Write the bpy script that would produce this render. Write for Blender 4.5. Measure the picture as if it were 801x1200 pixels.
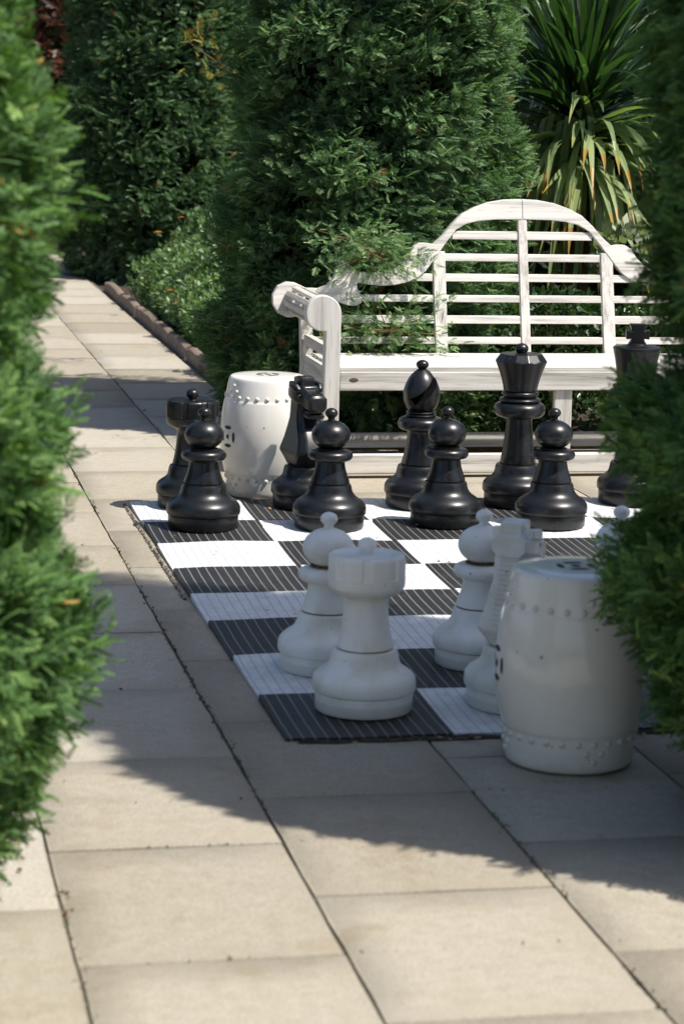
import bpy, bmesh, math, random
import numpy as np
from mathutils import Vector, Matrix

for o in list(bpy.data.objects): bpy.data.objects.remove(o, do_unlink=True)
SC = bpy.context.scene
COL = SC.collection
rng = np.random.default_rng(7)
random.seed(7)

# ------------------------------------------------------------------ camera, sky, sun, exposure
CAM_H = 1.5304
cam_d = bpy.data.cameras.new('camera')
cam = bpy.data.objects.new('camera', cam_d); COL.objects.link(cam); SC.camera = cam
Fv = Vector((0.19764807, 0.96486942, -0.17309605)).normalized()
Rv = Vector((0.98020232, -0.19664934, 0.02307481)).normalized()
Uv = Rv.cross(Fv).normalized()
m = Matrix((Rv, Uv, -Fv)).transposed().to_4x4()
m.translation = Vector((0, 0, CAM_H))
cam.matrix_world = m
cam_d.sensor_fit = 'VERTICAL'; cam_d.sensor_height = 36.0; cam_d.lens = 84.816
cam_d.clip_start = 0.05; cam_d.clip_end = 400
cam_d.dof.use_dof = True; cam_d.dof.focus_distance = 9.1; cam_d.dof.aperture_fstop = 5.4

W = bpy.data.worlds.new('World'); SC.world = W; W.use_nodes = True
wn = W.node_tree.nodes; bg = wn['Background']
sky = wn.new('ShaderNodeTexSky'); sky.sky_type = 'NISHITA'; sky.sun_disc = False; sky.dust_density = 1.6; sky.air_density = 0.9; sky.ozone_density = 0.8
SUN_TO = Vector((0.47, -0.33, 1.0)).normalized()
sky.sun_elevation = math.asin(SUN_TO.z); sky.sun_rotation = math.atan2(SUN_TO.x, SUN_TO.y)
W.node_tree.links.new(sky.outputs[0], bg.inputs[0]); bg.inputs[1].default_value = 0.108
sd = bpy.data.lights.new('sun', 'SUN'); sd.energy = 4.7; sd.angle = math.radians(0.53); sd.color = (1.0, 0.955, 0.88)
so = bpy.data.objects.new('sun', sd); COL.objects.link(so)
so.rotation_euler = SUN_TO.to_track_quat('Z', 'Y').to_euler(); so.location = (6, -4, 12)
SC.view_settings.view_transform = 'Standard'; SC.view_settings.look = 'None'
SC.view_settings.exposure = 0.52; SC.view_settings.gamma = 1.0; SC.view_settings.use_curve_mapping = False
SC.render.engine = 'CYCLES'
SC.cycles.max_bounces = 8; SC.cycles.diffuse_bounces = 4; SC.cycles.transmission_bounces = 4; SC.cycles.transparent_max_bounces = 4
SC.cycles.caustics_reflective = False; SC.cycles.caustics_refractive = False

# ------------------------------------------------------------------ object helpers
def empty(name, loc, label, cat, group=None, rz=0.0):
    o = bpy.data.objects.new(name, None); COL.objects.link(o)
    o.location = loc; o.rotation_euler = (0, 0, rz); o.empty_display_size = 0.1
    return tag(o, label, cat, group)
def tag(o, label=None, cat=None, group=None, kind=None):
    if label: o['label'] = label
    if cat: o['category'] = cat
    if group: o['group'] = group
    if kind: o['kind'] = kind
    return o
def link(name, me, mats, parent=None, smooth=None):
    o = bpy.data.objects.new(name, me); COL.objects.link(o)
    for mt in (mats if isinstance(mats, (list, tuple)) else [mats]): me.materials.append(mt)
    if parent is not None: o.parent = parent
    if smooth is not None:
        me.polygons.foreach_set('use_smooth', [True]*len(me.polygons))
        me.set_sharp_from_angle(angle=math.radians(smooth))
    return o
def from_bm(name, bm, mats, parent=None, smooth=None, bevel=None):
    bmesh.ops.recalc_face_normals(bm, faces=bm.faces)
    me = bpy.data.meshes.new(name); bm.to_mesh(me); bm.free()
    o = link(name, me, mats, parent, smooth)
    if bevel:
        b = o.modifiers.new('bevel', 'BEVEL'); b.width = bevel; b.segments = 2; b.limit_method = 'ANGLE'; b.angle_limit = math.radians(35)
    return o
def copy_tree(o, parent=None):
    c = o.copy(); COL.objects.link(c)
    if parent is not None: c.parent = parent
    for ch in [x for x in bpy.data.objects if x.parent == o]: copy_tree(ch, c)
    return c
def add_box(bm, x0, x1, y0, y1, z0, z1, mi=0, M=None):
    vs = [bm.verts.new(M @ Vector(p) if M else p) for p in ((x0,y0,z0),(x1,y0,z0),(x1,y1,z0),(x0,y1,z0),(x0,y0,z1),(x1,y0,z1),(x1,y1,z1),(x0,y1,z1))]
    for f in ((0,3,2,1),(4,5,6,7),(0,1,5,4),(1,2,6,5),(2,3,7,6),(3,0,4,7)):
        fc = bm.faces.new([vs[i] for i in f]); fc.material_index = mi
    return vs
def add_lathe(bm, prof, seg=72, mi=0, rfun=None, c=(0,0), M=None):
    rings = []
    for z, r in prof:
        if r < 1e-5:
            v = Vector((c[0], c[1], z)); rings.append([bm.verts.new(M @ v if M else v)]); continue
        ring = []
        for k in range(seg):
            a = 2*math.pi*k/seg; rr = rfun(a, z, r) if rfun else r
            v = Vector((c[0]+rr*math.cos(a), c[1]+rr*math.sin(a), z)); ring.append(bm.verts.new(M @ v if M else v))
        rings.append(ring)
    for A, B in zip(rings, rings[1:]):
        for k in range(seg):
            k2 = (k+1) % seg
            if len(A) == 1 and len(B) == 1: break
            if len(A) == 1: f = bm.faces.new((A[0], B[k2], B[k]))
            elif len(B) == 1: f = bm.faces.new((A[k], A[k2], B[0]))
            else: f = bm.faces.new((A[k], A[k2], B[k2], B[k]))
            f.material_index = mi
    if len(rings[0]) > 1: bm.faces.new(rings[0][::-1]).material_index = mi
    if len(rings[-1]) > 1: bm.faces.new(rings[-1]).material_index = mi
def add_prism(bm, pts, f0, f1, mi=0):
    A = [bm.verts.new(f0(*p)) for p in pts]; B = [bm.verts.new(f1(*p)) for p in pts]
    bm.faces.new(A).material_index = mi; bm.faces.new(B[::-1]).material_index = mi
    n = len(pts)
    for i in range(n): bm.faces.new((A[i], B[i], B[(i+1) % n], A[(i+1) % n])).material_index = mi
def ell(zc, rz, rx, z0=None, n=10):
    out = []
    for i in range(n+1):
        t = -math.pi/2 + math.pi*i/n; z = zc+rz*math.sin(t)
        if z0 is not None and z < z0: continue
        out.append((z, max(rx*math.cos(t), 0)))
    out[-1] = (zc+rz, 0.0)
    return out
def smooth_prof(p, n=3):
    # Catmull-Rom through the given points
    out = []; P = [p[0]]+list(p)+[p[-1]]
    for i in range(1, len(P)-2):
        p0, p1, p2, p3 = P[i-1], P[i], P[i+1], P[i+2]
        for k in range(n):
            t = k/n
            out.append(tuple(0.5*((2*p1[j])+(-p0[j]+p2[j])*t+(2*p0[j]-5*p1[j]+4*p2[j]-p3[j])*t*t+(-p0[j]+3*p1[j]-3*p2[j]+p3[j])*t**3) for j in (0, 1)))
    out.append(p[-1]); return out

# ------------------------------------------------------------------ materials
def newmat(name):
    mt = bpy.data.materials.new(name); mt.use_nodes = True
    nt = mt.node_tree; return mt, nt, nt.nodes['Principled BSDF'], nt.nodes['Material Output']
def nd(nt, typ, **kw):
    n = nt.nodes.new(typ)
    for k, v in kw.items():
        if k in n.inputs: n.inputs[k].default_value = v
        else: setattr(n, k, v)
    return n
def ramp(nt, stops):
    r = nt.nodes.new('ShaderNodeValToRGB'); e = r.color_ramp.elements
    e[0].position, e[0].color = stops[0][0], (*stops[0][1], 1); e[1].position, e[1].color = stops[-1][0], (*stops[-1][1], 1)
    for p, c in stops[1:-1]:
        x = e.new(p); x.color = (*c, 1)
    return r
def mixc(nt, a, b, f, blend='MIX'):
    mx = nt.nodes.new('ShaderNodeMix'); mx.data_type = 'RGBA'; mx.blend_type = blend
    for s, v in ((6, a), (7, b), (0, f)):
        if isinstance(v, (int, float)): mx.inputs[s].default_value = v
        elif isinstance(v, tuple): mx.inputs[s].default_value = (*v, 1)
        else: nt.links.new(v, mx.inputs[s])
    return mx.outputs[2]
def coords(nt, scale=(1, 1, 1), kind='Object'):
    tc = nt.nodes.new('ShaderNodeTexCoord'); mp = nt.nodes.new('ShaderNodeMapping'); mp.inputs[3].default_value = scale
    nt.links.new(tc.outputs[kind], mp.inputs[0]); return mp.outputs[0]
def noise(nt, vec, scale, detail=4, rough=0.55):
    n = nd(nt, 'ShaderNodeTexNoise', Scale=scale, Detail=detail, Roughness=rough); nt.links.new(vec, n.inputs['Vector']); return n.outputs[0]
def bump(nt, h, strength, dist, bs, prev=None):
    b = nd(nt, 'ShaderNodeBump', Strength=strength, Distance=dist); nt.links.new(h, b.inputs['Height'])
    if prev is not None: nt.links.new(prev, b.inputs['Normal'])
    nt.links.new(b.outputs[0], bs.inputs['Normal']); return b.outputs[0]
def mathn(nt, op, a, b=0.0, c=None):
    n = nt.nodes.new('ShaderNodeMath'); n.operation = op
    for i, v in enumerate((a, b) if c is None else (a, b, c)):
        if isinstance(v, (int, float)): n.inputs[i].default_value = v
        else: nt.links.new(v, n.inputs[i])
    return n.outputs[0]

def mat_paving():
    mt, nt, bs, out = newmat('sandstone_paving')
    v = coords(nt)
    at = nd(nt, 'ShaderNodeAttribute', attribute_name='tint')
    base = ramp(nt, [(0, (.30, .266, .21)), (.5, (.368, .332, .270)), (1, (.430, .400, .345))]); nt.links.new(at.outputs['Fac'], base.inputs[0])
    sp = noise(nt, v, 170, 4, .8); spr = ramp(nt, [(.3, (.58, .56, .52)), (.5, (1, 1, 1)), (.72, (1.25, 1.25, 1.25))]); nt.links.new(sp, spr.inputs[0])
    c = mixc(nt, base.outputs[0], spr.outputs[0], 1.0, 'MULTIPLY')
    st = noise(nt, v, 3.2, 6, .62); str_ = ramp(nt, [(.33, (.84, .79, .68)), (.42, (1, .985, .95)), (.62, (1.03, 1.03, 1.03)), (.75, (.9, .9, .9))]); nt.links.new(st, str_.inputs[0])
    c = mixc(nt, c, str_.outputs[0], .8, 'MULTIPLY')
    st2 = noise(nt, v, 26, 5, .7); s2 = ramp(nt, [(.35, (.83, .81, .77)), (.6, (1, 1, 1))]); nt.links.new(st2, s2.inputs[0])
    c = mixc(nt, c, s2.outputs[0], .75, 'MULTIPLY')
    ed = nd(nt, 'ShaderNodeAttribute', attribute_name='edge')
    en = mathn(nt, 'MULTIPLY', ed.outputs['Fac'], st2)
    c = mixc(nt, c, (.13, .115, .085), mathn(nt, 'MULTIPLY', en, .4))
    nt.links.new(c, bs.inputs['Base Color']); bs.inputs['Roughness'].default_value = .85
    h = bump(nt, sp, .35, .0015, bs); h2 = nd(nt, 'ShaderNodeBump', Strength=.5, Distance=.004)
    nt.links.new(st2, h2.inputs['Height']); nt.links.new(h, h2.inputs['Normal']); nt.links.new(h2.outputs[0], bs.inputs['Normal'])
    return mt
def mat_simple(name, col, rough=.6, ns=40, var=.3, bstr=.2, bdist=.002, spec=.5, col2=None):
    mt, nt, bs, out = newmat(name); v = coords(nt)
    n = noise(nt, v, ns, 5, .6)
    c2 = col2 or tuple(x*(1-var) for x in col)
    r = ramp(nt, [(.35, c2), (.65, col)]); nt.links.new(n, r.inputs[0]); nt.links.new(r.outputs[0], bs.inputs['Base Color'])
    bs.inputs['Roughness'].default_value = rough; bs.inputs['Specular IOR Level'].default_value = spec
    if bstr: bump(nt, n, bstr, bdist, bs)
    return mt
def mat_wood(name, axis, tone=1.0, warm=0.0):
    mt, nt, bs, out = newmat(name)
    sc = [38, 38, 38]; sc[axis] = 1.6
    v = coords(nt, tuple(sc)); w = coords(nt)
    g = noise(nt, v, 1.0, 7, .68); g2 = noise(nt, coords(nt, tuple(x*4 for x in sc)), 1.0, 4, .7)
    b = noise(nt, w, 7, 4, .6)
    r = ramp(nt, [(.30, (.24*tone, .22*tone, .20*tone)), (.42, (.46*tone, .44*tone, .41*tone)), (.53, (.66*tone, .635*tone, .59*tone)), (.75, (.78*tone, .76*tone, .72*tone))]); nt.links.new(g, r.inputs[0])
    c = mixc(nt, r.outputs[0], (.64*tone, .59*tone-.02*warm, .52*tone-.1*warm), mathn(nt, 'MULTIPLY', b, .45+warm))
    cr = ramp(nt, [(.33, (.62, .6, .58)), (.42, (1, 1, 1))]); nt.links.new(g2, cr.inputs[0])
    c = mixc(nt, c, cr.outputs[0], .6, 'MULTIPLY')
    nt.links.new(c, bs.inputs['Base Color']); bs.inputs['Roughness'].default_value = .8; bs.inputs['Specular IOR Level'].default_value = .3
    bump(nt, g, .5, .0025, bs); return mt
def mat_plastic_white():
    mt, nt, bs, out = newmat('white_plastic'); v = coords(nt)
    big = noise(nt, v, 9, 5, .6); fine = noise(nt, v, 160, 3, .6)
    sx = nt.nodes.new('ShaderNodeSeparateXYZ'); nt.links.new(coords(nt), sx.inputs[0])
    r = ramp(nt, [(.3, (.70, .665, .56)), (.5, (.83, .82, .78)), (.8, (.87, .865, .84))]); nt.links.new(big, r.inputs[0])
    sp = ramp(nt, [(.70, (1, 1, 1)), (.76, (.35, .28, .2))]); nt.links.new(noise(nt, v, 75, 2, .5), sp.inputs[0])
    c = mixc(nt, r.outputs[0], sp.outputs[0], .7, 'MULTIPLY')
    low = mathn(nt, 'MULTIPLY', mathn(nt, 'LESS_THAN', sx.outputs[2], .03), big)
    c = mixc(nt, c, (.42, .38, .29), mathn(nt, 'MULTIPLY', low, .55))
    nt.links.new(c, bs.inputs['Base Color']); bs.inputs['Roughness'].default_value = .42
    bump(nt, fine, .12, .0008, bs); return mt
def mat_plastic_black():
    mt, nt, bs, out = newmat('black_plastic'); v = coords(nt)
    big = noise(nt, v, 14, 5, .65)
    r = ramp(nt, [(.35, (.005, .0053, .0058)), (.6, (.007, .0075, .008)), (.8, (.016, .016, .016))]); nt.links.new(big, r.inputs[0])
    sc = ramp(nt, [(.62, (0, 0, 0)), (.80, (.10, .095, .085))]); nt.links.new(noise(nt, v, 60, 3, .6), sc.inputs[0])
    c = mixc(nt, r.outputs[0], sc.outputs[0], .5, 'ADD')
    nt.links.new(c, bs.inputs['Base Color'])
    rr = nd(nt, 'ShaderNodeMapRange'); nt.links.new(big, rr.inputs[0]); rr.inputs[3].default_value = .27; rr.inputs[4].default_value = .40
    nt.links.new(rr.outputs[0], bs.inputs['Roughness'])
    bump(nt, noise(nt, v, 220, 3, .6), .10, .0006, bs); return mt
def mat_mat(name, strip, line, dirt):
    mt, nt, bs, out = newmat(name); v = coords(nt)
    sx = nt.nodes.new('ShaderNodeSeparateXYZ'); nt.links.new(v, sx.inputs[0])
    wob = mathn(nt, 'MULTIPLY', mathn(nt, 'SUBTRACT', noise(nt, v, 3.0, 3), .5), .006)
    fx = mathn(nt, 'FRACT', mathn(nt, 'MULTIPLY', mathn(nt, 'ADD', sx.outputs[0], wob), 1/.0292))
    isl = mathn(nt, 'LESS_THAN', mathn(nt, 'ABSOLUTE', mathn(nt, 'SUBTRACT', fx, .5)), .065)
    fy = mathn(nt, 'FRACT', mathn(nt, 'MULTIPLY', sx.outputs[1], 1/.0135))
    isy = mathn(nt, 'LESS_THAN', fy, .28)
    n = noise(nt, v, 30, 5, .7); r = ramp(nt, [(.3, tuple(x*.72 for x in strip)), (.6, strip)]); nt.links.new(n, r.inputs[0])
    cross = mixc(nt, r.outputs[0], tuple(x*.35 for x in strip) if strip[0] < .3 else tuple(x*.86 for x in strip), mathn(nt, 'MULTIPLY', isy, .7))
    c = mixc(nt, cross, line, isl)
    dn = ramp(nt, [(.55, (0, 0, 0)), (.8, (1, 1, 1))]); nt.links.new(noise(nt, v, 11, 6, .75), dn.inputs[0])
    c = mixc(nt, c, dirt, mathn(nt, 'MULTIPLY', dn.outputs[0], .55))
    nt.links.new(c, bs.inputs['Base Color']); bs.inputs['Roughness'].default_value = .5
    tri = mathn(nt, 'ABSOLUTE', mathn(nt, 'SUBTRACT', fx, .5))
    hb = mathn(nt, 'ADD', mathn(nt, 'MULTIPLY', mathn(nt, 'MINIMUM', tri, .14), 3.0), mathn(nt, 'MULTIPLY', isy, -.15))
    bump(nt, hb, .6, .004, bs); return mt
def mat_ceramic():
    mt, nt, bs, out = newmat('white_glazed_ceramic'); v = coords(nt)
    n = noise(nt, v, 5, 4, .6); r = ramp(nt, [(.3, (.77, .735, .66)), (.7, (.85, .825, .76))]); nt.links.new(n, r.inputs[0])
    sp = ramp(nt, [(.735, (1, 1, 1)), (.77, (.25, .18, .12))]); nt.links.new(noise(nt, v, 48, 2, .5), sp.inputs[0])
    c = mixc(nt, r.outputs[0], sp.outputs[0], .7, 'MULTIPLY')
    sx = nt.nodes.new('ShaderNodeSeparateXYZ'); nt.links.new(v, sx.inputs[0])
    d = nd(nt, 'ShaderNodeMapRange'); nt.links.new(sx.outputs[2], d.inputs[0]); d.inputs[1].default_value = 0.0; d.inputs[2].default_value = .1; d.inputs[3].default_value = 1; d.inputs[4].default_value = 0
    c = mixc(nt, c, (.30, .25, .18), mathn(nt, 'MULTIPLY', mathn(nt, 'MULTIPLY', d.outputs[0], noise(nt, v, 22, 6, .7)), .6))
    nt.links.new(c, bs.inputs['Base Color']); bs.inputs['Roughness'].default_value = .10
    bs.inputs['Coat Weight'].default_value = .0
    bump(nt, noise(nt, v, 9, 3, .5), .08, .006, bs); return mt
def mat_leaf(name, stops, trans=.28, rough=.5, spec=.4):
    mt, nt, bs, out = newmat(name)
    at = nd(nt, 'ShaderNodeAttribute', attribute_name='tint')
    r = ramp(nt, stops); nt.links.new(at.outputs['Fac'], r.inputs[0]); nt.links.new(r.outputs[0], bs.inputs['Base Color'])
    bs.inputs['Roughness'].default_value = rough; bs.inputs['Specular IOR Level'].default_value = spec
    tr = nt.nodes.new('ShaderNodeBsdfTranslucent'); c = mixc(nt, r.outputs[0], (1.25, 1.5, .55), 1.0, 'MULTIPLY'); nt.links.new(c, tr.inputs[0])
    ms = nt.nodes.new('ShaderNodeMixShader'); ms.inputs[0].default_value = trans
    nt.links.new(bs.outputs[0], ms.inputs[1]); nt.links.new(tr.outputs[0], ms.inputs[2]); nt.links.new(ms.outputs[0], out.inputs[0]); return mt

M = {}
M['paving'] = mat_paving()
M['joint'] = mat_simple('joint_sand', (.15, .13, .095), .95, 90, .6, .6, .004)
M['soil'] = mat_simple('dark_soil', (.055, .040, .026), .95, 35, .6, .9, .02)
M['debris'] = mat_simple('crumbly_mortar', (.42, .36, .27), .95, 70, .5, .9, .01, col2=(.06, .045, .03))
M['wood_x'] = mat_wood('weathered_teak_lengthwise', 0)
M['wood_z'] = mat_wood('weathered_teak_upright', 2)
M['wood_y'] = mat_wood('weathered_teak_sideways', 1, .9, .15)
M['knot'] = mat_simple('knot_wood', (.14, .09, .055), .8, 120, .5, .4, .002)
M['timber'] = mat_simple('old_timber_edging', (.20, .135, .075), .9, 30, .55, .6, .006)
M['edging'] = mat_simple('brown_concrete_edging', (.23, .17, .13), .9, 25, .4, .5, .005)
M['wp'] = mat_plastic_white(); M['bp'] = mat_plastic_black()
M['seam'] = mat_simple('grimy_seam', (.20, .125, .05), .9, 60, .5, 0)
M['bseam'] = mat_simple('black_seam', (.006, .006, .006), .7, 60, .5, 0)
M['mw'] = mat_mat('white_ribbed_matting', (.70, .705, .71), (.42, .44, .46), (.45, .40, .33))
M['mb'] = mat_mat('black_ribbed_matting', (.021, .0205, .020), (.17, .175, .18), (.11, .095, .075))
M['ceramic'] = mat_ceramic()
M['hole'] = mat_simple('hole_shade', (.06, .062, .065), .9, 10, .3, 0)
M['bark'] = mat_simple('conifer_bark', (.16, .095, .06), .95, 40, .6, .9, .01)
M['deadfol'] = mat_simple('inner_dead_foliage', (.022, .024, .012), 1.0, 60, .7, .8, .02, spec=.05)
M['thuja'] = mat_leaf('thuja_sprays', [(0, (.026, .060, .028)), (.35, (.080, .155, .062)), (.7, (.175, .285, .120)), (.94, (.29, .41, .19)), (1, (.30, .15, .05))], trans=.3, rough=.5, spec=.3)
M['thujab'] = mat_leaf('bright_thuja_sprays', [(0, (.026, .060, .022)), (.35, (.072, .150, .048)), (.7, (.16, .27, .080)), (.94, (.28, .40, .12)), (1, (.40, .24, .06))], trans=.28, rough=.6, spec=.18)
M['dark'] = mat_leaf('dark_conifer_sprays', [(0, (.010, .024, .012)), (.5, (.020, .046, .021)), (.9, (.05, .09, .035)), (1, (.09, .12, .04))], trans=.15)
M['gold'] = mat_leaf('golden_conifer_sprays', [(0, (.12, .13, .02)), (.5, (.24, .22, .035)), (1, (.42, .33, .05))])
M['copper'] = mat_leaf('copper_leaves', [(0, (.035, .012, .008)), (.6, (.085, .028, .012)), (1, (.17, .055, .016))])
M['box'] = mat_leaf('box_hedge_leaves', [(0, (.05, .10, .045)), (.5, (.13, .22, .10)), (.9, (.25, .35, .18)), (1, (.30, .32, .14))], rough=.38)
M['shrub'] = mat_leaf('glossy_shrub_leaves', [(0, (.018, .04, .016)), (.6, (.045, .085, .03)), (1, (.10, .17, .06))], rough=.35)
M['pale'] = mat_leaf('variegated_leaves', [(0, (.12, .17, .10)), (.5, (.30, .35, .24)), (1, (.55, .56, .42))])
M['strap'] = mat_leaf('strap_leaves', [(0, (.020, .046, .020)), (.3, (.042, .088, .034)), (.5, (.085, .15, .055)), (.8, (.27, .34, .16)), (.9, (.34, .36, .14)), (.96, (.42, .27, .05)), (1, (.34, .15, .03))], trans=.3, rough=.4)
M['flower'] = mat_simple('orange_petals', (.75, .24, .02), .6, 50, .3, 0)
M['litter'] = mat_leaf('dry_litter', [(0, (.05, .035, .02)), (.5, (.16, .10, .05)), (1, (.42, .26, .08))], trans=.1)
M['twig'] = mat_simple('brown_twig', (.20, .11, .05), .9, 60, .5, .3, .002)

# ------------------------------------------------------------------ foliage
_nd = rng.normal(size=(10, 3)); _nd /= np.linalg.norm(_nd, axis=1)[:, None]; _np = rng.uniform(0, 6.28, 10)
def snoise(P, f):
    s = np.zeros(len(P))
    for i in range(10): s += np.sin((P @ _nd[i])*f*(.6+.12*i)*2.2+_np[i]+1.7*np.sin((P @ _nd[(i+3) % 10])*f*.9+_np[(i+5) % 10]))
    return s/4.5
def kite(b, ang, ln, w, z=0.0):
    d = np.array([math.cos(ang), math.sin(ang), 0]); n = np.array([-math.sin(ang), math.cos(ang), 0]); b = np.array(b, float)
    return [b, b+d*ln*.45+n*w+[0, 0, z], b+d*ln, b+d*ln*.45-n*w-[0, 0, z]]
def spray_template(level):
    q = [kite((0, 0, 0), 0, 1.0, .016)]; tb = [0]
    k = 6 if level > 1 else 5
    for i in range(k):
        x = .10+.80*i/k; ln = (.42 if level > 1 else .45)*(1-.6*x)
        for s in (-1, 1):
            x2 = x+.06*(s > 0); a = s*(.68+.12*math.sin(i*2.1)); q.append(kite((x2, 0, 0), a, ln, .020 if level > 1 else .036, .03*s)); tb.append(.10*x+.04)
            if level > 1 and i < 5:
                for t, da in ((.35, .55), (.55, -.5), (.72, .5)):
                    bx = x2+math.cos(a)*ln*t; by = math.sin(a)*ln*t
                    q.append(kite((bx, by, 0), a+s*da, ln*.34, .016, .01)); tb.append(.12*x+.14)
    return np.array(q), np.array(tb)
TPL = {1: spray_template(1), 2: spray_template(2)}
TB = {len(t[0]): t[1] for t in TPL.values()}
TPL = {k: t[0] for k, t in TPL.items()}
OV = np.array([[kite((0, 0, 0), 0, 1, .27, .06)][0]])
def inst(tpl, P, A, N, S, tint, jt=.08):
    """flat copies of a quad template: P origin, A axis, N normal, S size"""
    A = A/np.linalg.norm(A, axis=1)[:, None]; L = np.cross(N, A); L /= np.linalg.norm(L, axis=1)[:, None]+1e-9; N = np.cross(A, L)
    T = tpl.reshape(-1, 3); x, y, z = T[:, 0], T[:, 1], T[:, 2]-.16*T[:, 0]**2
    V = P[:, None, :]+S[:, None, None]*(x[None, :, None]*A[:, None, :]+y[None, :, None]*L[:, None, :]+z[None, :, None]*N[:, None, :])
    nq = len(tpl); tt = np.clip(np.repeat(tint, nq)+(np.tile(TB[nq], len(P)) if nq in TB else 0)+rng.normal(0, jt, len(P)*nq), 0, .95)
    return V.reshape(-1, 3), tt
def quads_mesh(name, V, tint, extra=None):
    nf = len(V)//4; me = bpy.data.meshes.new(name)
    me.vertices.add(len(V)); me.vertices.foreach_set('co', V.astype(np.float32).ravel())
    me.loops.add(nf*4); me.loops.foreach_set('vertex_index', np.arange(nf*4, dtype=np.int32))
    me.polygons.add(nf); me.polygons.foreach_set('loop_start', np.arange(0, nf*4, 4, dtype=np.int32))
    me.update(calc_edges=True)
    a = me.attributes.new('tint', 'FLOAT', 'FACE'); a.data.foreach_set('value', tint.astype(np.float32))
    return me
def conifer_points(prof, n, zmax=None, front=None, seed_f=3.0, amp=.07, clump=.05, off=(0, 0)):
    zs = np.array([p[0] for p in prof]); rs = np.array([p[1] for p in prof])
    zt = np.linspace(zs[0], zs[-1] if zmax is None else zmax, 400); w = np.interp(zt, zs, rs)+.05; cw = np.cumsum(w); cw /= cw[-1]
    z = np.interp(rng.random(n), cw, zt); th = rng.uniform(0, 2*math.pi, n)
    if front is not None:      # fewer sprays on the side no one sees
        keep = (np.cos(th-front) > -.25) | (rng.random(n) < .15); z, th = z[keep], th[keep]; k2 = (z < 2.3) | (rng.random(len(z)) < .3); z, th = z[k2], th[k2]
    r = np.interp(z, zs, rs); D = np.stack([np.cos(th), np.sin(th), 0*th], 1)
    Q = D*r[:, None]; Q[:, 2] = z; Qn = Q+[off[0], off[1], 0]
    lob = snoise(Qn*[1, 1, .8], seed_f); cl = snoise(Qn*[1, 1, 1.3]+5, seed_f*3.2)
    depth = rng.beta(1.3, 3.2, len(z))*.10
    rr = r*(1+amp*lob)+clump*cl-depth
    P = D*rr[:, None]; P[:, 2] = z
    slope = np.gradient(np.interp(zt, zs, rs), zt); sl = np.interp(z, zt, slope)
    Nn = D.copy(); Nn[:, 2] = np.clip(-sl, -.6, 3); Nn /= np.linalg.norm(Nn, axis=1)[:, None]
    return P, Nn, cl, lob, depth
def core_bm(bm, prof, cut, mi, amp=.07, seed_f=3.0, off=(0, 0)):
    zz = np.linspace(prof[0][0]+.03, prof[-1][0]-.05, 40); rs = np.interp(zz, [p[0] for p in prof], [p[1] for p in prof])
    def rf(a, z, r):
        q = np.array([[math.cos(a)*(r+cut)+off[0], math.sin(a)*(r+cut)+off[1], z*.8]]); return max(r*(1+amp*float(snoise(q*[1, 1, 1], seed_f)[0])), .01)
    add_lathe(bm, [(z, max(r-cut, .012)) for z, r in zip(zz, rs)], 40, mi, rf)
def make_conifer(name, loc, prof, nb, size, mat, label, cat='tree', group=None, level=2, m=5, front=-math.pi/2, seed_f=3.0, amp=.07, clump=.05, up=.35, trunk_r=.05, hole=-.85, cut=.15, droop=0.0, tb=0.0):
    root = empty(name, loc, label, cat, group)
    off = (loc[0]*1.3, loc[1]*1.7)
    P, Nn, cl, lob, dep = conifer_points(prof, nb, None, front, seed_f, amp, clump, off)
    k = cl > hole; P, Nn, cl, dep = P[k], Nn[k], cl[k], dep[k]
    n = len(P)
    flow = np.stack([snoise(P*[1,1,1]+off[0], 5), snoise(P+9, 5), snoise(P+17, 5)*.7], 1); ax = Nn*.8+np.array([0, 0, up])+flow*.7+rng.normal(0, .30, (n, 3)); ax /= np.linalg.norm(ax, axis=1)[:, None]
    P2 = np.repeat(P, m, 0)+rng.normal(0, size*.38, (n*m, 3)); A = np.repeat(ax, m, 0)+rng.normal(0, .30, (n*m, 3)); A[:, 2] -= droop
    Nr = np.repeat(rng.normal(0, .50, (n, 3))+[0, 0, .8]+Nn*.55, m, 0)+rng.normal(0, .35, (n*m, 3))
    S = size*rng.uniform(.65, 1.25, n*m)
    tint = np.repeat(.34+.20*rng.normal(0, 1, n)*.6+.10*cl+tb, m)+rng.normal(0, .07, n*m)
    V, tt = inst(TPL[level], P2, A, Nr, S, tint)
    dead = rng.random(n*m) < .006; tt[np.repeat(dead, len(TPL[level]))] = 1.0
    crown = link('crown', quads_mesh('crown', V, tt), [mat], root)
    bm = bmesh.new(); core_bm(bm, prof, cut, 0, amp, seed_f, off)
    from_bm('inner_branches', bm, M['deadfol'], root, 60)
    bm = bmesh.new(); H = prof[-1][0]
    add_lathe(bm, [(-.02, trunk_r*1.5), (.06, trunk_r*1.1), (.3, trunk_r), (H*.9, trunk_r*.25)], 14)
    from_bm('trunk', bm, M['bark'], root, 50)
    return root
def leafy(name, root, boxfun, n, size, mat, flat=.6, jt=.1, tint0=.45):
    """leaves spread through a volume given by boxfun(n) -> points, outward normals"""
    P, Nn = boxfun(n)
    A = Nn*.7+rng.normal(0, .6, P.shape)+[0, 0, .25]; N = rng.normal(0, .6, P.shape)+[0, 0, flat]
    S = size*rng.uniform(.6, 1.3, len(P)); V, tt = inst(OV, P, A, N, S, np.clip(tint0+.22*rng.normal(size=len(P)), 0, 1), jt)
    return link(name, quads_mesh(name, V, tt), [mat], root)

# ------------------------------------------------------------------ ground and paving
bm = bmesh.new()
for q in [((-60, -30), (80, 120))]:
    vs = [bm.verts.new((x, y, -.035)) for x, y in ((-60, -30), (80, -30), (80, 120), (-60, 120))]; bm.faces.new(vs)
tag(from_bm('ground', bm, M['soil']), kind='structure')

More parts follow.
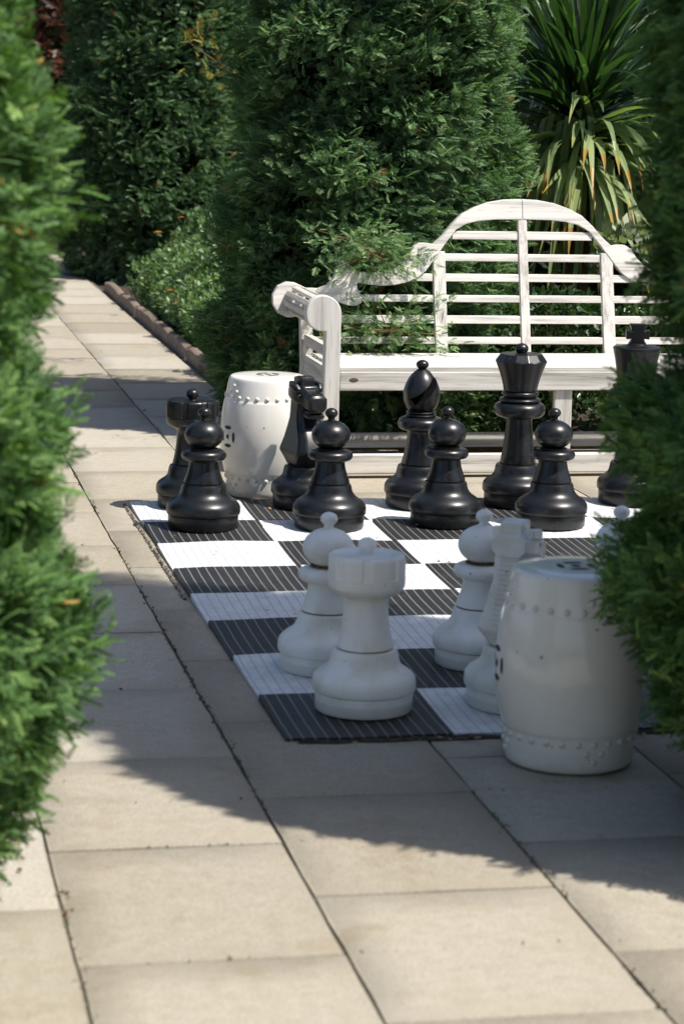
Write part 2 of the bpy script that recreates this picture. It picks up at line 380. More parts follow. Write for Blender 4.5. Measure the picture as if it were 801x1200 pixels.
JX = [-.587, -.107, .3736, .8552, 1.3355, 1.815, 2.295, 2.775, 3.255, 3.735, 4.215, 4.695]
def build_paving():
    bm = bmesh.new(); ti = bm.faces.layers.float.new('tint'); el = bm.verts.layers.float.new('edge')
    g = .0032
    offs = {2: 4.04, 3: 5.0-.648, 4: 4.93-.30, 1: 4.35, 0: 4.1}
    for c in range(len(JX)-1):
        x0, x1 = JX[c]+g, JX[c+1]-g
        pitch = .652 if c == 2 else .645
        st = offs.get(c, 4.0+.22*((c*37) % 3)); y = st-pitch*12
        ymax = 44 if c <= 4 else 9.72
        while y < ymax:
            y0, y1 = y+g, y+pitch-g
            dz = random.uniform(-.0012, .0012); ax, ay = random.uniform(-.002, .002), random.uniform(-.0015, .0015)
            tv = random.random(); b = .0035
            def zz(px, py): return dz+ax*(px-x0)+ay*(py-y0)
            N = 5
            ix = [x0, x0+b]+[x0+b+(x1-x0-2*b)*k/N for k in range(1, N)]+[x1-b, x1]
            iy = [y0, y0+b]+[y0+b+(y1-y0-2*b)*k/N for k in range(1, N)]+[y1-b, y1]
            G = []
            for j, py in enumerate(iy):
                row = []
                for i, px in enumerate(ix):
                    e = i in (0, len(ix)-1) or j in (0, len(iy)-1)
                    e2 = i in (0, 1, len(ix)-2, len(ix)-1) or j in (0, 1, len(iy)-2, len(iy)-1)
                    wx = random.uniform(-.0022, .0022) if e else 0
                    v = bm.verts.new((px+(wx if i in (0, len(ix)-1) else 0), py+(wx if j in (0, len(iy)-1) else 0), zz(px, py)-(.0025 if e else 0)))
                    v[el] = 1.0 if e2 else 0.0; row.append(v)
                G.append(row)
            for j in range(len(iy)-1):
                for i in range(len(ix)-1):
                    f = bm.faces.new((G[j][i], G[j][i+1], G[j+1][i+1], G[j+1][i])); f[ti] = tv; f.smooth = True
            # sides
            def side(vs):
                lo = [bm.verts.new((v.co.x, v.co.y, -.03)) for v in vs]
                for k in range(len(vs)-1):
                    f = bm.faces.new((vs[k+1], vs[k], lo[k], lo[k+1])); f[ti] = tv
            side(G[0][::-1]); side(G[-1]); side([r[0] for r in G]); side([r[-1] for r in G][::-1])
            y += pitch
    me = bpy.data.meshes.new('paved_path'); bm.to_mesh(me); bm.free()
    return tag(link('paved_path', me, M['paving']), kind='structure')
build_paving()
bm = bmesh.new()
for (x0, x1, y0, y1) in ((-.6, 1.84, -4, 44), (1.84, 4.71, -4, 9.76)):
    bm.faces.new([bm.verts.new(p) for p in ((x0, y0, -.0085), (x1, y0, -.0085), (x1, y1, -.0085), (x0, y1, -.0085))])
tag(from_bm('path_bedding_sand', bm, M['joint']), kind='structure')

# ------------------------------------------------------------------ chessboard mat
SQ = .40825; BX, BY = .9857, 8.7024; TH = .00217
board = empty('chessboard_mat', (BX, BY, 0), 'large black and white ribbed plastic chessboard mat laid on the paving', 'chessboard', rz=TH)
ROWE = [0, .020, .003, .012, .004, -.045, -.020, .003, -.012]     # small creep of the mat rows
def square(c, r, white):
    bm = bmesh.new(); NX, NY = 8, 10
    yf = -r*SQ-ROWE[r]; yn = -(r+1)*SQ-ROWE[r+1]; xo = random.uniform(-.003, .003)
    amp = random.uniform(.009, .014)
    top = []
    for j in range(NY+1):
        t = j/NY; row = []
        for i in range(NX+1):
            s = i/NX
            x = c*SQ+.0012+xo+(SQ-.0024)*s; y = yf-.001+(yn-yf+.002)*t
            z = .008+amp*(1-t)**2.2*(.75+.25*math.sin(s*2.6+c))+.0012*math.sin(s*7+r*2)
            row.append(bm.verts.new((x, y, z)))
        top.append(row)
    for j in range(NY):
        for i in range(NX): bm.faces.new((top[j][i], top[j+1][i], top[j+1][i+1], top[j][i+1]))
    ring = top[0]+[top[j][-1] for j in range(1, NY+1)]+top[-1][::-1][1:]+[top[j][0] for j in range(NY-1, 0, -1)]
    lo = [bm.verts.new((v.co.x, v.co.y, .001)) for v in ring]
    for k in range(len(ring)):
        k2 = (k+1) % len(ring); bm.faces.new((ring[k], lo[k], lo[k2], ring[k2]))
    o = from_bm('white_square' if white else 'black_square', bm, M['mw' if white else 'mb'], board, 40); return o
for r in range(8):
    for c in range(8): square(c, r, (c+r) % 2 == 0)
def board_pt(c, r, z=.012):   # c, r in squares from the far left corner
    x, y = c*SQ, -r*SQ; return (BX+x*math.cos(TH)-y*math.sin(TH), BY+x*math.sin(TH)+y*math.cos(TH), z)

# crumbly mortar strip along the left edge of the mat
bm = bmesh.new(); n = 200
L = [];
for k in range(n+1):
    y = 8.72-1.66*k/n; w = .013+random.uniform(-.004, .004)
    L.append([bm.verts.new((.979-TH*0-w*(1-s)*1.0+random.uniform(-.0015, .0015), y, .003+(.006+random.uniform(-.004, .004))*math.sin(math.pi*s))) for s in (0, .3, .6, 1)])
for a, b in zip(L, L[1:]):
    for i in range(3): bm.faces.new((a[i], a[i+1], b[i+1], b[i]))
tag(from_bm('mortar_crumbs', bm, M['debris']), kind='stuff')
bm = bmesh.new(); n = 60; L = []
for k in range(n+1):
    x = 1.02+2.8*k/n; w = .022+random.uniform(-.008, .010); y0 = BY-8*SQ+.004
    L.append([bm.verts.new((x, y0-w*s+random.uniform(-.002, .002), .0035+(.005+random.uniform(-.003, .004))*math.sin(math.pi*s))) for s in (0, .4, .7, 1)])
for a, b in zip(L, L[1:]):
    for i in range(3): bm.faces.new((a[i], a[i+1], b[i+1], b[i]))
tag(from_bm('soil_crumbs', bm, M['soil']), kind='stuff')

# ------------------------------------------------------------------ chess pieces
BASE_S = [(0, .112), (.002, .1185), (.006, .1212), (.045, .1222), (.048, .1212), (.0495, .1235), (.052, .1275), (.058, .129), (.073, .1285), (.083, .1255), (.092, .1185), (.100, .109), (.106, .0995), (.112, .0915), (.120, .0848), (.130, .0795), (.140, .0772), (.148, .0755), (.1545, .0725), (.156, .069)]
BASE_L = [(0, .112), (.002, .1185), (.006, .1212), (.047, .1222), (.050, .1212), (.0515, .1235), (.054, .1275), (.060, .129), (.076, .1285), (.086, .126), (.094, .120), (.102, .109), (.108, .1), (.113, .094), (.120, .0885), (.130, .0855), (.142, .0835), (.149, .0815), (.1545, .0785), (.156, .074)]
def arch(zc, hh, r, r0, r1, n=8):
    return [(zc+hh*math.sin(t), (r0 if t < 0 else r1)+(r-(r0 if t < 0 else r1))*math.cos(t)**.8) for t in np.linspace(-math.pi/2+.12, math.pi/2-.12, n)]
def knob(zc, rz, rx, zn, rn):
    return [(zn, rn*1.25), (zn+.003, rn*1.02), (zc-rz*.92, rn)]+[p for p in ell(zc, rz, rx, n=14) if p[0] > zc-rz*.85]
def lathe_obj(name, prof, mt, root, rfun=None, seg=72, sm=40, extra=None):
    bm = bmesh.new(); add_lathe(bm, prof, seg, 0, rfun)
    if extra: extra(bm)
    return from_bm(name, bm, mt, root, sm)
def seam(root, z, r, mt): 
    bm = bmesh.new(); add_lathe(bm, [(z-.0035, r-.006), (z-.003, r), (z+.003, r), (z+.0035, r-.006)], 48); return from_bm('seam', bm, mt, root, 40)

def pawn(col, root):
    mt, sm = (M['wp'], M['seam']) if col == 'white' else (M['bp'], M['bseam'])
    lathe_obj('base', BASE_S, mt, root); seam(root, .1575, .0665, sm)
    lathe_obj('stem', [(.159, .066), (.161, .0688), (.166, .0680), (.185, .0612), (.205, .0548), (.222, .0515), (.233, .0505), (.237, .054), (.240, .061)]+arch(.2565, .0185, .0785, .060, .050)+[(.2755, .042)], mt, root)
    seam(root, .2765, .047, sm)
    lathe_obj('head', [p for p in ell(.3265, .0525, .0680, .2785, 26) if p[0] < .3778]+knob(.4035, .0178, .0228, .3778, .0120), mt, root)
def rook(col, root):
    mt, sm = (M['wp'], M['seam']) if col == 'white' else (M['bp'], M['bseam'])
    lathe_obj('base', BASE_L, mt, root); seam(root, .1575, .0685, sm)
    lathe_obj('stem', [(.159, .0685), (.162, .0700), (.18, .0655), (.203, .0608), (.235, .0568), (.265, .0545), (.281, .0548), (.287, .0575), (.2925, .068), (.299, .082), (.306, .0900), (.313, .0938)], mt, root)
    def rf(a, z, r):
        if .3365 < z < .3935 and r > .085:
            d = ((a+.15) % (math.pi/4))/(math.pi/4)
            e = abs(d-.5); k = 1-min(max((e-.135)/.03, 0), 1)
            return r-.0058*k
        return r
    zs = [(.313, .0938), (.322, .0955), (.331, .0957), (.3325, .0942), (.334, .0942), (.3355, .0957), (.3365, .0957), (.3378, .0957), (.36, .0957), (.384, .0957), (.389, .0945), (.3925, .0915)]
    lathe_obj('turret', zs+[(.3938, .086), (.3942, .0835), (.3925, .081), (.3925, .02)]+knob(.4155, .0185, .0238, .3926, .0135), mt, root, rf, 192, 35)
def bishop(col, root):
    mt, sm = (M['wp'], M['seam']) if col == 'white' else (M['bp'], M['bseam'])
    lathe_obj('base', BASE_L, mt, root); seam(root, .1575, .0675, sm)
    lathe_obj('stem', [(.159, .0675), (.162, .0690), (.19, .0610), (.22, .0550), (.255, .0495), (.273, .0478), (.280, .0495), (.285, .056)]+arch(.310, .0245, .0862, .058, .052)+[(.336, .050)]+arch(.3405, .0048, .0565, .049, .049, 5)+arch(.3515, .0048, .0545, .048, .047, 5)+[(.357, .044)], mt, root)
    pr = smooth_prof([(.357, .043), (.364, .0515), (.376, .0590), (.392, .0648), (.410, .0678), (.428, .0675), (.445, .0635), (.462, .0568), (.478, .0485), (.492, .0375), (.504, .0245), (.511, .0150)], 3)
    bm = bmesh.new(); add_lathe(bm, pr+knob(.5265, .0175, .0235, .5125, .0110), 96)
    h = from_bm('mitre', bm, mt, root, 40)
    # diagonal cut: a slab tilted upward to the right as seen from the front
    bm = bmesh.new()
    d = Vector(Rv); f = Vector((Fv.x, Fv.y, 0)).normalized(); d.z = 0; d.normalize()
    S = Matrix.Translation(Vector((0, 0, .446))+d*.002-f*.012) @ Matrix((d, f, Vector((0, 0, 1)))).transposed().to_4x4() @ Matrix.Rotation(math.radians(-37), 4, 'Y') @ Matrix.Rotation(math.radians(26), 4, 'X')
    add_box(bm, -.060, .14, -.14, .030, -.0135, .0135, 0, S)
    bmesh.ops.recalc_face_normals(bm, faces=bm.faces)
    me = bpy.data.meshes.new('cut'); bm.to_mesh(me); bm.free(); cu = bpy.data.objects.new('cut', me); COL.objects.link(cu)
    md = h.modifiers.new('b', 'BOOLEAN'); md.operation = 'DIFFERENCE'; md.object = cu; md.solver = 'EXACT'
    bpy.context.view_layer.update()
    save = h.parent; h.parent = None; bpy.context.view_layer.update()
    dg = bpy.context.evaluated_depsgraph_get(); nm = bpy.data.meshes.new_from_object(h.evaluated_get(dg)); h.modifiers.clear(); h.parent = save
    h.data = nm; bpy.data.objects.remove(cu, do_unlink=True)
    nm.polygons.foreach_set('use_smooth', [True]*len(nm.polygons)); nm.set_sharp_from_angle(angle=math.radians(38))
    bv = h.modifiers.new('bevel', 'BEVEL'); bv.width = .0022; bv.segments = 2; bv.limit_method = 'ANGLE'; bv.angle_limit = math.radians(38)
def queen(col, root):
    mt, sm = (M['wp'], M['seam']) if col == 'white' else (M['bp'], M['bseam'])
    lathe_obj('base', BASE_L, mt, root); seam(root, .1575, .0655, sm)
    lathe_obj('stem', [(.159, .0655), (.162, .0670), (.20, .0600), (.24, .0548), (.29, .0502), (.318, .0485), (.326, .0500), (.331, .058)]+arch(.359, .0285, .0962, .062, .064)+[(.388, .066)]+arch(.396, .0075, .0770, .066, .062, 7)+[(.406, .0615)]+arch(.4185, .0085, .0690, .062, .061, 7)+[(.429, .058)], mt, root)
    NF = 12
    prof = [(.429, .060), (.432, .0622), (.45, .0650), (.472, .0706), (.495, .0780), (.515, .0856)]+[(z, .0856+(z-.515)*.42) for z in np.linspace(.520, .5665, 16)]
    def rf(a, z, r):
        d = (a+.07) % (2*math.pi/NF)-math.pi/NF
        lim = (.0975-(z-.536)*.72)/math.cos(d)
        return min(r, lim+.0000) if z > .52 else r
    lathe_obj('crown', prof+[(.5668, .070), (.5690, .03), (.5695, .018)]+knob(.5855, .0200, .0252, .5696, .0130), mt, root, rf, 240, 30)
def king(col, root):
    mt, sm = (M['wp'], M['seam']) if col == 'white' else (M['bp'], M['bseam'])
    lathe_obj('base', BASE_L, mt, root); seam(root, .1575, .0675, sm)
    lathe_obj('stem', [(.159, .0675), (.162, .0690), (.20, .0620), (.25, .0560), (.32, .0510), (.362, .0495), (.370, .0515), (.376, .060)]+arch(.405, .0290, .1045, .066, .070)+[(.435, .070)]+arch(.4435, .0080, .0845, .072, .068, 7)+[(.454, .0675)]+arch(.4640, .0080, .0775, .068, .067, 7)+[(.473, .062)], mt, root)
    lathe_obj('crown', [(.473, .066), (.476, .0700), (.50, .0730), (.54, .0800), (.575, .0875), (.583, .0895), (.588, .0890), (.591, .0850), (.594, .060), (.597, .040), (.600, .036), (.604, .028)], mt, root)
    pts = [(-.034, .600), (-.026, .612), (-.023, .622), (-.043, .618), (-.045, .655), (-.024, .650), (-.027, .664), (-.033, .674), (-.028, .677), (.028, .677), (.033, .674), (.027, .664), (.024, .650), (.045, .655), (.043, .618), (.023, .622), (.026, .612), (.034, .600)]
    bm = bmesh.new(); add_prism(bm, pts, lambda x, z: (x, -.017, z), lambda x, z: (x, .017, z))
    from_bm('cross', bm, mt, root, None, .004)
def loft(bm, secs, ch=.3, mi=0, axis='z'):
    """secs: (t, a0, a1, b0, b1[, chamfer]) rectangle rings with cut corners"""
    rings = []
    for s in secs:
        t, a0, a1, b0, b1 = s[:5]; c = ch*min(a1-a0, b1-b0) if len(s) < 6 else s[5]
        p = [(a0+c, b0), (a1-c, b0), (a1, b0+c), (a1, b1-c), (a1-c, b1), (a0+c, b1), (a0, b1-c), (a0, b0+c)]
        rings.append([bm.verts.new((x, y, t) if axis == 'z' else (t, x, y)) for x, y in p])
    for A, B in zip(rings, rings[1:]):
        for k in range(8): bm.faces.new((A[k], A[(k+1) % 8], B[(k+1) % 8], B[k])).material_index = mi
    bm.faces.new(rings[0][::-1]).material_index = mi; bm.faces.new(rings[-1]).material_index = mi
def knight(col, root):
    mt, sm = (M['wp'], M['seam']) if col == 'white' else (M['bp'], M['bseam'])
    lathe_obj('base', BASE_L, mt, root); seam(root, .1575, .0675, sm)
    bm = bmesh.new()     # neck and chest, facing +x
    loft(bm, [(.159, -.068, .066, -.064, .064, .030), (.170, -.074, .072, -.066, .066, .030), (.205, -.108, .100, -.074, .074, .026), (.214, -.108, .102, -.072, .072, .024), (.255, -.092, .086, -.062, .062, .022), (.300, -.078, .048, -.053, .053, .018), (.325, -.072, .030, -.048, .048, .016), (.350, -.070, .026, -.046, .046, .015), (.390, -.068, .030, -.045, .045, .014), (.425, -.064, .030, -.043, .043, .013), (.448, -.054, .022, -.036, .036, .012)])
    from_bm('neck', bm, mt, root, 28, .006)
    bm = bmesh.new()
    loft(bm, [(-.078, -.044, .044, .390, .446), (-.04, -.052, .052, .375, .453), (.004, -.051, .051, .368, .446), (.032, -.040, .040, .366, .432), (.058, -.037, .037, .360, .426, .012), (.086, -.037, .037, .358, .420, .014), (.095, -.028, .028, .366, .410, .012)], .28, 0, 'x')
    loft(bm, [(-.010, -.033, .033, .328, .372, .010), (.040, -.033, .033, .328, .357, .009), (.075, -.033, .033, .332, .351, .007), (.082, -.026, .026, .335, .348, .004)], .28, 0, 'x')
    loft(bm, [(-.02, -.029, .029, .345, .370, .005), (.066, -.028, .028, .350, .362, .004)], .28, 0, 'x')
    for s in (-1, 1):
        loft(bm, [(-.050, s*.044-.011, s*.044+.011, .435, .461, .004), (.004, s*.048-.010, s*.048+.010, .425, .454, .004), (.020, s*.043-.007, s*.043+.007, .424, .438, .003)], .28, 0, 'x')
        add_lathe(bm, ell(0, .005, .007, n=6), 12, 0, None, (0, 0), Matrix.Translation((.022, s*.046, .412)) @ Matrix.Rotation(s*math.pi/2, 4, 'X'))
    from_bm('head', bm, mt, root, 40, .007)
    bm = bmesh.new()
    bk = [(.215, -.108), (.255, -.092), (.300, -.078), (.325, -.072), (.390, -.068), (.430, -.062), (.452, -.045)]
    for k in range(19):
        z = .222+.0122*k; xb = np.interp(z, [p[0] for p in bk], [p[1] for p in bk]); hw = .030-.006*k/18
        add_box(bm, xb-.0035, xb+.012, -hw, hw, z, z+.0075)
    loft(bm, [(-.066, -.028, .028, .436, .474, .004), (-.035, -.029, .029, .440, .4805, .004), (-.006, -.028, .028, .438, .4775, .004), (.000, -.024, .024, .436, .466, .004)], .2, 0, 'x')
    from_bm('mane', bm, mt, root, 28, .0018)
BUILD = {'pawn': pawn, 'rook': rook, 'bishop': bishop, 'queen': queen, 'king': king, 'knight': knight}
def head_rot(x, y): return math.atan2(y, x)
PROTO = {}
def piece(kind, col, c, r, label, rz=0.0, group=None, z=.012):
    x, y, _ = board_pt(c, r)
    if (kind, col) not in PROTO:
        root = empty('%s_%s' % (col, kind), (x, y, z), label, 'chess piece', group, rz); BUILD[kind](col, root); PROTO[(kind, col)] = root
    else:
        root = copy_tree(PROTO[(kind, col)]); root.location = (x, y, z); root.rotation_euler.z = rz; tag(root, label, 'chess piece', group)
    return root
gb, gw = 'black pawns lined up on the mat', 'white pawns lined up on the mat'
piece('rook', 'black', .53, .22, 'black plastic rook on the far left corner square of the mat', .12)
piece('knight', 'black', 1.56, .28, 'black plastic knight with horse head turned to the camera, beside the far white stool', math.atan2(-.97, .25))
piece('bishop', 'black', 2.59, .33, 'black plastic bishop with a slanted cut in its mitre', 0)
piece('queen', 'black', 3.51, .32, 'black plastic queen with faceted crown, tallest piece in the middle of the back row', .1)
piece('king', 'black', 4.62, .26, 'black plastic king topped by a cross, half hidden by the foliage at right', -.15)
piece('pawn', 'black', .49, 1.24, 'black plastic pawn standing in front of the black rook', 0, gb)
piece('pawn', 'black', 1.57, 1.31, 'black plastic pawn standing in front of the black knight', 1.0, gb)
piece('pawn', 'black', 2.61, 1.23, 'black plastic pawn standing in front of the black bishop', 2.0, gb)
piece('pawn', 'black', 3.53, 1.36, 'black plastic pawn standing in front of the black queen, its head against the bench leg', 3.0, gb)
piece('rook', 'white', .59, 7.36, 'white plastic rook with grimy seams on the nearest left corner square', .35, z=.010)
piece('knight', 'white', 1.54, 7.36, 'white plastic knight seen from behind with ridged mane, beside the near stool', math.atan2(.80, .60), z=.010)
piece('pawn', 'white', .56, 6.32, 'white plastic pawn half hidden behind the white rook', 0, gw, z=.011)
piece('pawn', 'white', 1.60, 6.29, 'white plastic pawn standing just behind the white knight', .8, gw, z=.011)
piece('pawn', 'white', 2.56, 6.22, 'sunlit white plastic pawn peeking out between near stool and right foliage', 1.7, gw, z=.011)

# ------------------------------------------------------------------ ceramic stools
def mesh_only(fn, mt, sm=60):
    bm = bmesh.new(); fn(bm); o = from_bm('tmp', bm, mt, None, sm); me = o.data; bpy.data.objects.remove(o); return me
STUD = mesh_only(lambda bm: add_lathe(bm, [(0, .0085), (.0038, .0073), (.0061, .0043), (.007, 0)], 12), M['ceramic']); STUD.name = 'stud'
HOLE = mesh_only(lambda bm: bm.faces.new([bm.verts.new((math.cos(t), math.sin(t), 0)) for t in np.linspace(0, 2*math.pi, 16, endpoint=False)]), M['hole']); HOLE.name = 'painted_hole'
def stool(x, y, rz, label):
    root = empty('garden_stool', (x, y, 0), label, 'garden stool', 'white ceramic garden stools', rz)
    pr = smooth_prof([(.004, .142), (.012, .149), (.045, .1515), (.080, .1535), (.088, .1555)], 2)+smooth_prof([(.0905, .1580), (.13, .1672), (.18, .1745), (.225, .1775), (.27, .1762), (.32, .1705), (.355, .1642), (.3665, .1617)], 3)+smooth_prof([(.3690, .1592), (.40, .1540), (.435, .1472), (.449, .1435), (.4555, .1385), (.458, .131)], 3)
    R = lambda z: float(np.interp(z, [p[0] for p in pr], [p[1] for p in pr]))
    bm = bmesh.new(); add_lathe(bm, [(.001, .135)]+pr+[(.4595, .09), (.4600, .0)], 96)
    from_bm('barrel_body', bm, M['ceramic'], root, 45)
    def disc(name, mesh, Mx):
        o = bpy.data.objects.new(name, mesh); COL.objects.link(o); o.parent = root; o.matrix_local = Mx; return o
    def stud(a, z):
        r = R(z); disc('stud', STUD, Matrix.Rotation(a, 4, 'Z') @ Matrix.Translation((r-.001, 0, z)) @ Matrix.Rotation(math.pi/2, 4, 'Y'))
    NS = 26; da = 2*math.pi/NS
    for k in range(NS): stud(k*da, .382); stud(k*da, .075)
    for q in range(4):
        a = round((q*math.pi/2+.1)/da)*da
        for s in (-.5, .5): stud(a+s*da, .403); stud(a+s*da, .053)
        stud(a, .424); stud(a, .034)
    for A0 in (0, math.pi):       # pierced coin motif as flat discs, shade inside holes painted; sides and lid
        for (du, dv, w, h) in ((0, .034, .020, .007), (0, -.034, .020, .007), (-.034, 0, .007, .020), (.034, 0, .007, .020), (0, 0, .009, .009)):
            z = .235+dv; a = A0+du/R(z)
            disc('painted_hole', HOLE, Matrix.Rotation(a, 4, 'Z') @ Matrix.Translation((R(z)+.0009, 0, z)) @ Matrix.Rotation(math.pi/2, 4, 'Y') @ Matrix.Diagonal((h, w, 1, 1)))
    for (dx, dy, w, h) in ((0, .036, .024, .008), (0, -.036, .024, .008), (-.036, 0, .008, .024), (.036, 0, .008, .024), (0, 0, .012, .012)):
        disc('painted_hole', HOLE, Matrix.Translation((dx, dy, .4610)) @ Matrix.Diagonal((w, h, 1, 1)))
    return root
stool(1.622, 5.228, math.radians(178), 'near white ceramic garden stool in shade, partly behind the right foliage')
stool(1.531, 8.927, math.radians(205), 'far white ceramic garden stool in sun between black rook and black knight')

# ------------------------------------------------------------------ bench
bench = empty('garden_bench', (2.784, 9.6, 0), 'weathered pale wooden garden bench with high arched slatted back behind the black pieces', 'bench')
OX, OY = 2.784, 9.6
def YB(z): return 9.80+.26*(z-.43)-OY
def L3(x, y, z): return (x-OX, y-OY, z)
UP = [(2.7840, 1.0822), (2.7103, 1.0793), (2.6426, 1.0678), (2.5785, 1.0457), (2.5217, 1.0167), (2.4758, 0.9738), (2.4334, 0.9255), (2.3955, 0.8919), (2.3661, 0.8969), (2.3366, 0.8966), (2.3104, 0.8806), (2.2872, 0.8452), (2.2568, 0.8134), (2.2195, 0.7921), (2.1751, 0.7778), (2.1274, 0.7704), (2.0729, 0.777), (2.0406, 0.7942), (2.0195, 0.8184), (1.9979, 0.8252), (1.9847, 0.8111), (1.9785, 0.7832), (1.963, 0.7483), (1.9368, 0.7203), (1.8966, 0.7061), (1.8461, 0.7093), (1.80, .7300), (1.765, .7335), (1.727, .715), (1.705, .680), (1.705, .640), (1.727, .605), (1.765, .589), (1.80, .593), (1.83, .618)]
LO = [(1.8454, 0.6715), (1.9246, 0.6665), (1.982, 0.651), (2.0179, 0.639), (2.0542, 0.6375), (2.0764, 0.648), (2.0805, 0.6655), (2.0636, 0.7072), (2.0495, 0.7245), (2.0643, 0.7316), (2.1078, 0.7249), (2.1661, 0.72), (2.2247, 0.7239), (2.269, 0.733), (2.3136, 0.7491), (2.355, 0.7792), (2.3896, 0.8216), (2.4165, 0.857), (2.4436, 0.8924), (2.4667, 0.9208), (2.4937, 0.9528), (2.539, 0.9781), (2.5953, 0.9911), (2.6701, 0.9973), (2.7840, 0.9987)]
def backboard():
    bm = bmesh.new()
    for s in (-1, 1):
        pts = [((x-OX)*(-s), z) for x, z in UP+LO]
        if s == 1: pts = [((x-OX), z) for x, z in UP+LO]
        else: pts = [(-(x-OX), z) for x, z in UP+LO]
        pts = [(x-.0008*(-1 if s == -1 else 1), z) for x, z in pts]   # a hairline joint at the middle
        A = [bm.verts.new((x, YB(z)-.019, z)) for x, z in pts]; B = [bm.verts.new((x, YB(z)+.019, z)) for x, z in pts]
        bm.faces.new(A); bm.faces.new(B[::-1]); n = len(pts)
        for i in range(n): bm.faces.new((A[i], B[i], B[(i+1) % n], A[(i+1) % n]))
    bmesh.ops.triangulate(bm, faces=[f for f in bm.faces if len(f.verts) > 4])
    return from_bm('top_rail', bm, M['wood_x'], bench, None, .003)
backboard()
def slatb(name, x0, x1, z0, z1, mt, dy=0.0, th=.011):
    bm = bmesh.new()
    vs = []
    for (x, z, o) in ((x0, z0, -th), (x1, z0, -th), (x1, z1, -th), (x0, z1, -th), (x0, z0, th), (x1, z0, th), (x1, z1, th), (x0, z1, th)):
        vs.append(bm.verts.new((x-OX, YB(z)+dy+o, z)))
    for f in ((0, 1, 2, 3), (4, 7, 6, 5), (0, 4, 5, 1), (1, 5, 6, 2), (2, 6, 7, 3), (3, 7, 4, 0)): bm.faces.new([vs[i] for i in f])
    return from_bm(name, bm, mt, bench, None, .0025)
mid, ml, mr = 2.784, 2.417, 3.151
SL = [(.913, .947), (.823, .853), (.739, .770), (.654, .682), (.566, .598), (.482, .510)]
segs = {0: [(2.478, mid-.019), (mid+.019, 3.090)], 1: [(2.402, mid-.019), (mid+.019, 3.166)]}
for i, (z0, z1) in enumerate(SL):
    if i in segs: sg = segs[i]
    elif i == 2: sg = [(2.20, ml-.026), (ml+.026, mid-.019), (mid+.019, mr-.026), (mr+.026, 3.368)]
    else: sg = [(1.872, ml-.026), (ml+.026, mid-.019), (mid+.019, mr-.026), (mr+.026, 3.696)]
    for x0, x1 in sg: slatb('back_slat', x0, x1, z0, z1, M['wood_x'], .002+random.uniform(-.001, .001))
slatb('back_upright', mid-.019, mid+.019, .43, .9995, M['wood_z'], 0, .016)
slatb('back_upright', ml-.026, ml+.026, .43, .862, M['wood_z'], 0, .016)
slatb('back_upright', mr-.026, mr+.026, .43, .862, M['wood_z'], 0, .016)
def bbox(name, x0, x1, y0, y1, z0, z1, mt, bev=.004):
    bm = bmesh.new(); add_box(bm, x0-OX, x1-OX, y0-OY, y1-OY, z0, z1); return from_bm(name, bm, mt, bench, None, bev)
XL, XR = 1.808, 3.760
for s, X in ((-1, XL), (1, XR)):
    # front leg with round scroll top
    bm = bmesh.new(); pts = []
    cx, cz, rr = X, .657, .071
    inner = X+.071*(-s); 
    a0 = 0.0
    # outline in local (towards bench centre = +u)
    for k in range(25):
        t = math.radians(-52-360*0) if False else 0
    arc = [(rr*math.cos(t), cz+rr*math.sin(t)) for t in np.linspace(0, math.radians(180+98), 30)]
    pts = [(.006, .0), (.068, .0), (.0705, .30), (.071, .60)]+arc+[(.010, .560), (.006, .35)]
    w = lambda u: (X-OX)+u*(-s)
    add_prism(bm, pts, lambda u, z: (w(u), 9.272-OY, z), lambda u, z: (w(u), 9.328-OY, z))
    from_bm('front_leg', bm, M['wood_z'], bench, None, .004)
    # back leg, raked with the back
    bm = bmesh.new(); xa, xb = w(.014), w(.064)
    prf = [(.0, 9.86), (.40, 9.80), (.64, 9.80+.26*.20)]
    A = [[bm.verts.new((xx, yy+o-OY, z)) for (xx, o) in ((xa, 0), (xb, 0), (xb, .05), (xa, .05))] for z, yy in prf]
    for P0, P1 in zip(A, A[1:]):
        for k in range(4): bm.faces.new((P0[k], P0[(k+1) % 4], P1[(k+1) % 4], P1[k]))
    bm.faces.new(A[0][::-1]); bm.faces.new(A[-1]); from_bm('back_leg', bm, M['wood_z'], bench, None, .003)
    # arm roll of slats
    for t in (20, 62, 104, 146, 188, 230, 268):
        tt = math.radians(t); bm = bmesh.new()
        Mx = Matrix.Translation((w(.052*math.cos(tt)), 0, cz+.052*math.sin(tt))) @ Matrix.Rotation(-(tt if s == -1 else math.pi-tt), 4, 'Y')
        add_box(bm, -.008, .008, 9.328-OY, 9.845-OY, -.0125, .0125, 0, Mx); from_bm('arm_slat', bm, M['wood_y'], bench, None, .003)
    for nm, z0, z1 in (('side_rail', .478, .522), ('side_seat_rail', .350, .434), ('side_stretcher', .055, .115)):
        bm = bmesh.new(); xs = sorted((w(.024), w(.054))); add_box(bm, xs[0], xs[1], 9.328-OY, 9.815-OY, z0, z1); from_bm(nm, bm, M['wood_y'], bench, None, .003)
bbox('front_apron', XL+.0715, XR-.0715, 9.276, 9.312, .352, .428, M['wood_x'])
bbox('back_seat_rail', XL+.07, XR-.07, 9.805, 9.835, .352, .425, M['wood_x'])
for k in range(7):
    y0 = 9.2795+k*.073; bbox('seat_slat', XL+(.0715 if k == 0 else .055), XR-(.0715 if k == 0 else .055), y0, y0+.064, .4285, .4465, M['wood_x'], .003)
bbox('front_stretcher', XL+.0715, XR-.0715, 9.280, 9.325, .018, .094, M['wood_x'])
bbox('back_stretcher', XL+.07, XR-.07, 9.83, 9.87, .04, .10, M['wood_x'])
bbox('middle_leg', mid+.0-.02, mid+.055, 9.290, 9.316, .0945, .3515, M['wood_z'])
